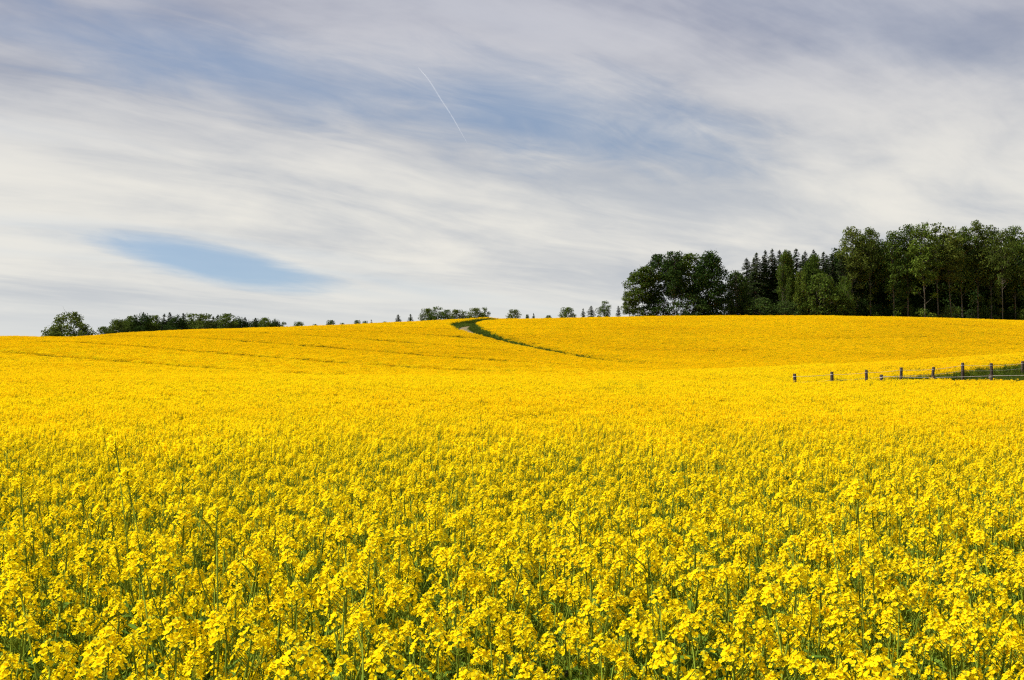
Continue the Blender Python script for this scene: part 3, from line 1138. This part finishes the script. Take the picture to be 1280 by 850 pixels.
# the clump on the brow
plant_tree(V_CLUMP, 0, 843, 314, DC + 6, 40, 'broadleaf_tree', 'tallest dark tree with bare lower stems, middle of the clump on the brow', 'tree')
plant_tree(V_CLUMP, 2, 823, 318, DC + 9, 40, 'broadleaf_tree', 'dark tree just left of the middle of the clump on the brow', 'tree')
plant_tree(V_CLUMP, 1, 806, 333, DC + 8, 30, 'broadleaf_tree', 'lower dark tree making the step on the left flank of the clump', 'tree')
plant_tree(V_CLUMP, 1, 861, 317, DC + 11, 34, 'broadleaf_tree', 'dark tree just right of the middle of the clump on the brow', 'tree')
plant_tree(V_BIG, 2, 887, 313, DC + 6, 40, 'broadleaf_tree', 'dense dark tree leafy to the ground, right end of the clump on the brow', 'tree')
plant_tree(V_BIG, 3, 787, 363, DC + 7, 22, 'broadleaf_tree', 'small loose tree at the left foot of the clump on the brow', 'tree')
plant_tree(V_BUSH, 2, 822, 372, DC + 8, 46, 'bush', 'low dark bush under the left stems of the clump on the brow', 'bush')
plant_tree(V_BUSH, 2, 862, 366, DC + 4, 40, 'bush', 'round dark bush under the right stems of the clump on the brow', 'bush')
plant_tree(V_BUSH, 2, 905, 372, DC + 7, 34, 'bush', 'dark bush filling the gap between the clump and the spruces', 'bush')
plant_tree(V_BUSH, 1, 798, 384, DC + 6, 24, 'bush', 'low green bush at the left edge of the clump on the brow', 'bush')

# skyline between the clump and the track
YS = 390.0
plant_tree(V_ROUND, 4, 756, 375, YS - 20, 17, 'broadleaf_tree', 'small dark tree with tilted crown left of the clump on the brow', 'tree')
plant_tree(V_FIR, 0, 773, 382, YS - 10, 8, 'spruce_tree', 'tiny spruce just left of the clump on the brow', 'spruce')
plant_tree(V_FIR, 0, 739, 382, YS - 20, 13, 'dark_conifer', 'squat dark conifer left of the small tilted tree on the skyline', 'conifer')
plant_tree(V_FIR, 1, 729, 385, YS, 8, 'spruce_tree', 'tiny spruce between the round bush and the squat conifer on the skyline', 'spruce')
plant_tree(V_BUSH, 1, 710, 384, YS, 26, 'bush', 'round green bush on the skyline left of the conifers', 'bush')
plant_tree(V_FIR, 1, 667, 391, YS + 10, 7, 'spruce_tree', 'tiny lone spruce on the skyline right of the track', 'spruce')
plant_tree(V_BUSH, 1, 659, 393, YS + 10, 8, 'bush', 'tiny bush beside the lone spruce right of the track', 'bush')
plant_tree(V_ROUND, 2, 642, 386, YS, 17, 'broadleaf_tree', 'small round tree on the skyline just right of where the track vanishes', 'tree')
plant_tree(V_BUSH, 1, 686, 394, YS, 14, 'bush', 'low bush on the skyline between the lone spruce and the round bush', 'bush')
grp = [(534, 384.5, 15), (546, 382, 18), (558, 387, 15), (571, 386, 15), (582, 388, 15), (594, 384, 15), (605, 383, 13)]
for q, (px, py, w) in enumerate(grp):
    plant_tree(V_ROUND, (2, 4, 1, 2, 4, 2, 4)[q], px, py, YS + rng.uniform(-6, 6), w * 1.25, 'broadleaf_tree', ORD[q] + ' from the left of the row of small trees left of the track', 'tree', 'small trees left of the track')
plant_tree(V_FIR, 0, 497.5, 393, YS, 13, 'spruce_tree', 'dark small conifer on the skyline, left one of a pair', 'spruce')
plant_tree(V_FIR, 1, 513, 392, YS, 11, 'spruce_tree', 'dark small conifer on the skyline, right one of a pair', 'spruce')
low = [(374, 402, 20), (394, 405, 10), (414, 400, 18), (428, 403.5, 10), (446, 400, 14), (456, 401, 12), (464, 399, 6), (481, 402, 12)]
for q, (px, py, w) in enumerate(low):
    plant_tree(V_FIR if w == 6 else V_BUSH, 1, px, py, YS + 5, w, 'spruce_tree' if w == 6 else 'bush', ORD[q] + ' from the left of the low bushes scattered along the left-centre skyline', 'conifer' if w == 6 else 'bush', 'low skyline bushes')

# the low wood on the left
YW = 425.0
plant_tree(V_ROUND, 0, 88, 389.5, YW, 60, 'oak_tree', 'lone round-crowned tree at the far left of the skyline', 'tree')
plant_tree(V_BUSH, 1, 72, 409, YW, 26, 'bush', 'low bush under the left side of the lone round tree', 'bush')
plant_tree(V_BUSH, 1, 105, 408, YW, 22, 'bush', 'low bush under the right side of the lone round tree', 'bush')
lw = [(130, 408, 26, 'b'), (147, 398, 24, 't'), (163, 395, 20, 't'), (179, 390, 28, 't'), (193, 394, 20, 't'), (205, 391.5, 13, 's'), (212, 390, 13, 's'), (220, 393, 22, 't'),
      (229, 391, 12, 's'), (240, 390, 28, 't'), (255, 391, 22, 't'), (266, 395, 14, 's'), (272, 393, 13, 's'), (283, 392, 26, 't'), (297, 395, 20, 't'), (306, 396, 12, 's'),
      (319, 397, 12, 's'), (331, 397, 20, 't'), (345, 398, 14, 't'), (355, 401, 10, 't')]
cnt = {'b': 0, 't': 0, 's': 0}
for q, (px, py, w, kd) in enumerate(lw):
    V = {'b': V_BUSH, 't': V_ROUND, 's': V_FIR}[kd]
    nm = {'b': 'low green bush at the left end of the low wood on the left skyline',
          't': ORD[cnt['t']] + ' leafy tree from the left in the low wood on the left skyline',
          's': ORD[cnt['s']] + ' dark spruce from the left in the low wood on the left skyline'}[kd]
    plant_tree(V, {'t': (2, 1, 3, 1, 3, 4)[cnt['t'] % 6], 's': q, 'b': 1}[kd], px, py, YW + rng.uniform(-6, 10), w * 1.2, {'b': 'bush', 't': 'broadleaf_tree', 's': 'spruce_tree'}[kd], nm,
               {'b': 'bush', 't': 'tree', 's': 'spruce'}[kd], 'trees of the low left wood')
    cnt[kd] += 1
for q in range(14):
    plant_tree(V_ROUND, 3, 150 + q * 14.5, rng.uniform(398, 402), YW + 14, 36, 'broadleaf_tree', 'dark tree in the back of the low left wood, between the front crowns', 'tree', 'back trees of the low left wood')

# ---------------------------------------------------------------- contrail
m, t, o_ = mat_base('contrail_ice')
d_ = t.node('ShaderNodeBsdfDiffuse')
d_.inputs[0].default_value = (.9, .9, .9, 1)
tl_ = t.node('ShaderNodeBsdfTranslucent')
tl_.inputs[0].default_value = (.9, .9, .9, 1)
mx = t.node('ShaderNodeMixShader')
t.l.new(d_.outputs[0], mx.inputs[1])
t.l.new(tl_.outputs[0], mx.inputs[2])
tp_ = t.node('ShaderNodeBsdfTransparent')
m2 = t.node('ShaderNodeMixShader')
geo = t.node('ShaderNodeNewGeometry')
t.put(m2.inputs[0], t.step(t.noise(geo.outputs['Position'], .0012, 4, .6), .3, .7, .025, .08))
t.l.new(tp_.outputs[0], m2.inputs[1])
t.l.new(mx.outputs[0], m2.inputs[2])
t.l.new(m2.outputs[0], o_.inputs[0])
ALT = 8800.0
cp = []
for px, py in [(522, 82), (536, 99), (551, 123), (564, 143), (576, 164), (584, 178)]:
    Y = (ALT - ZC) / ((HORIZON - py) / F_PX)
    cp.append(pixel_at(px, py, Y))
cp = spline(np.array(cp), 6)
rr = 23 * np.interp(np.linspace(0, 1, len(cp)), [0, .25, .7, 1], [.35, 1, .9, .25])
c_ = MB()
c_.add(*tube(cp - cp[0], rr, 8))
o = link('contrail', c_.build('contrail', [m], True))
o.location = cp[0]
tag(o, 'thin white contrail slanting across the blue gap in the cirrus', 'contrail')
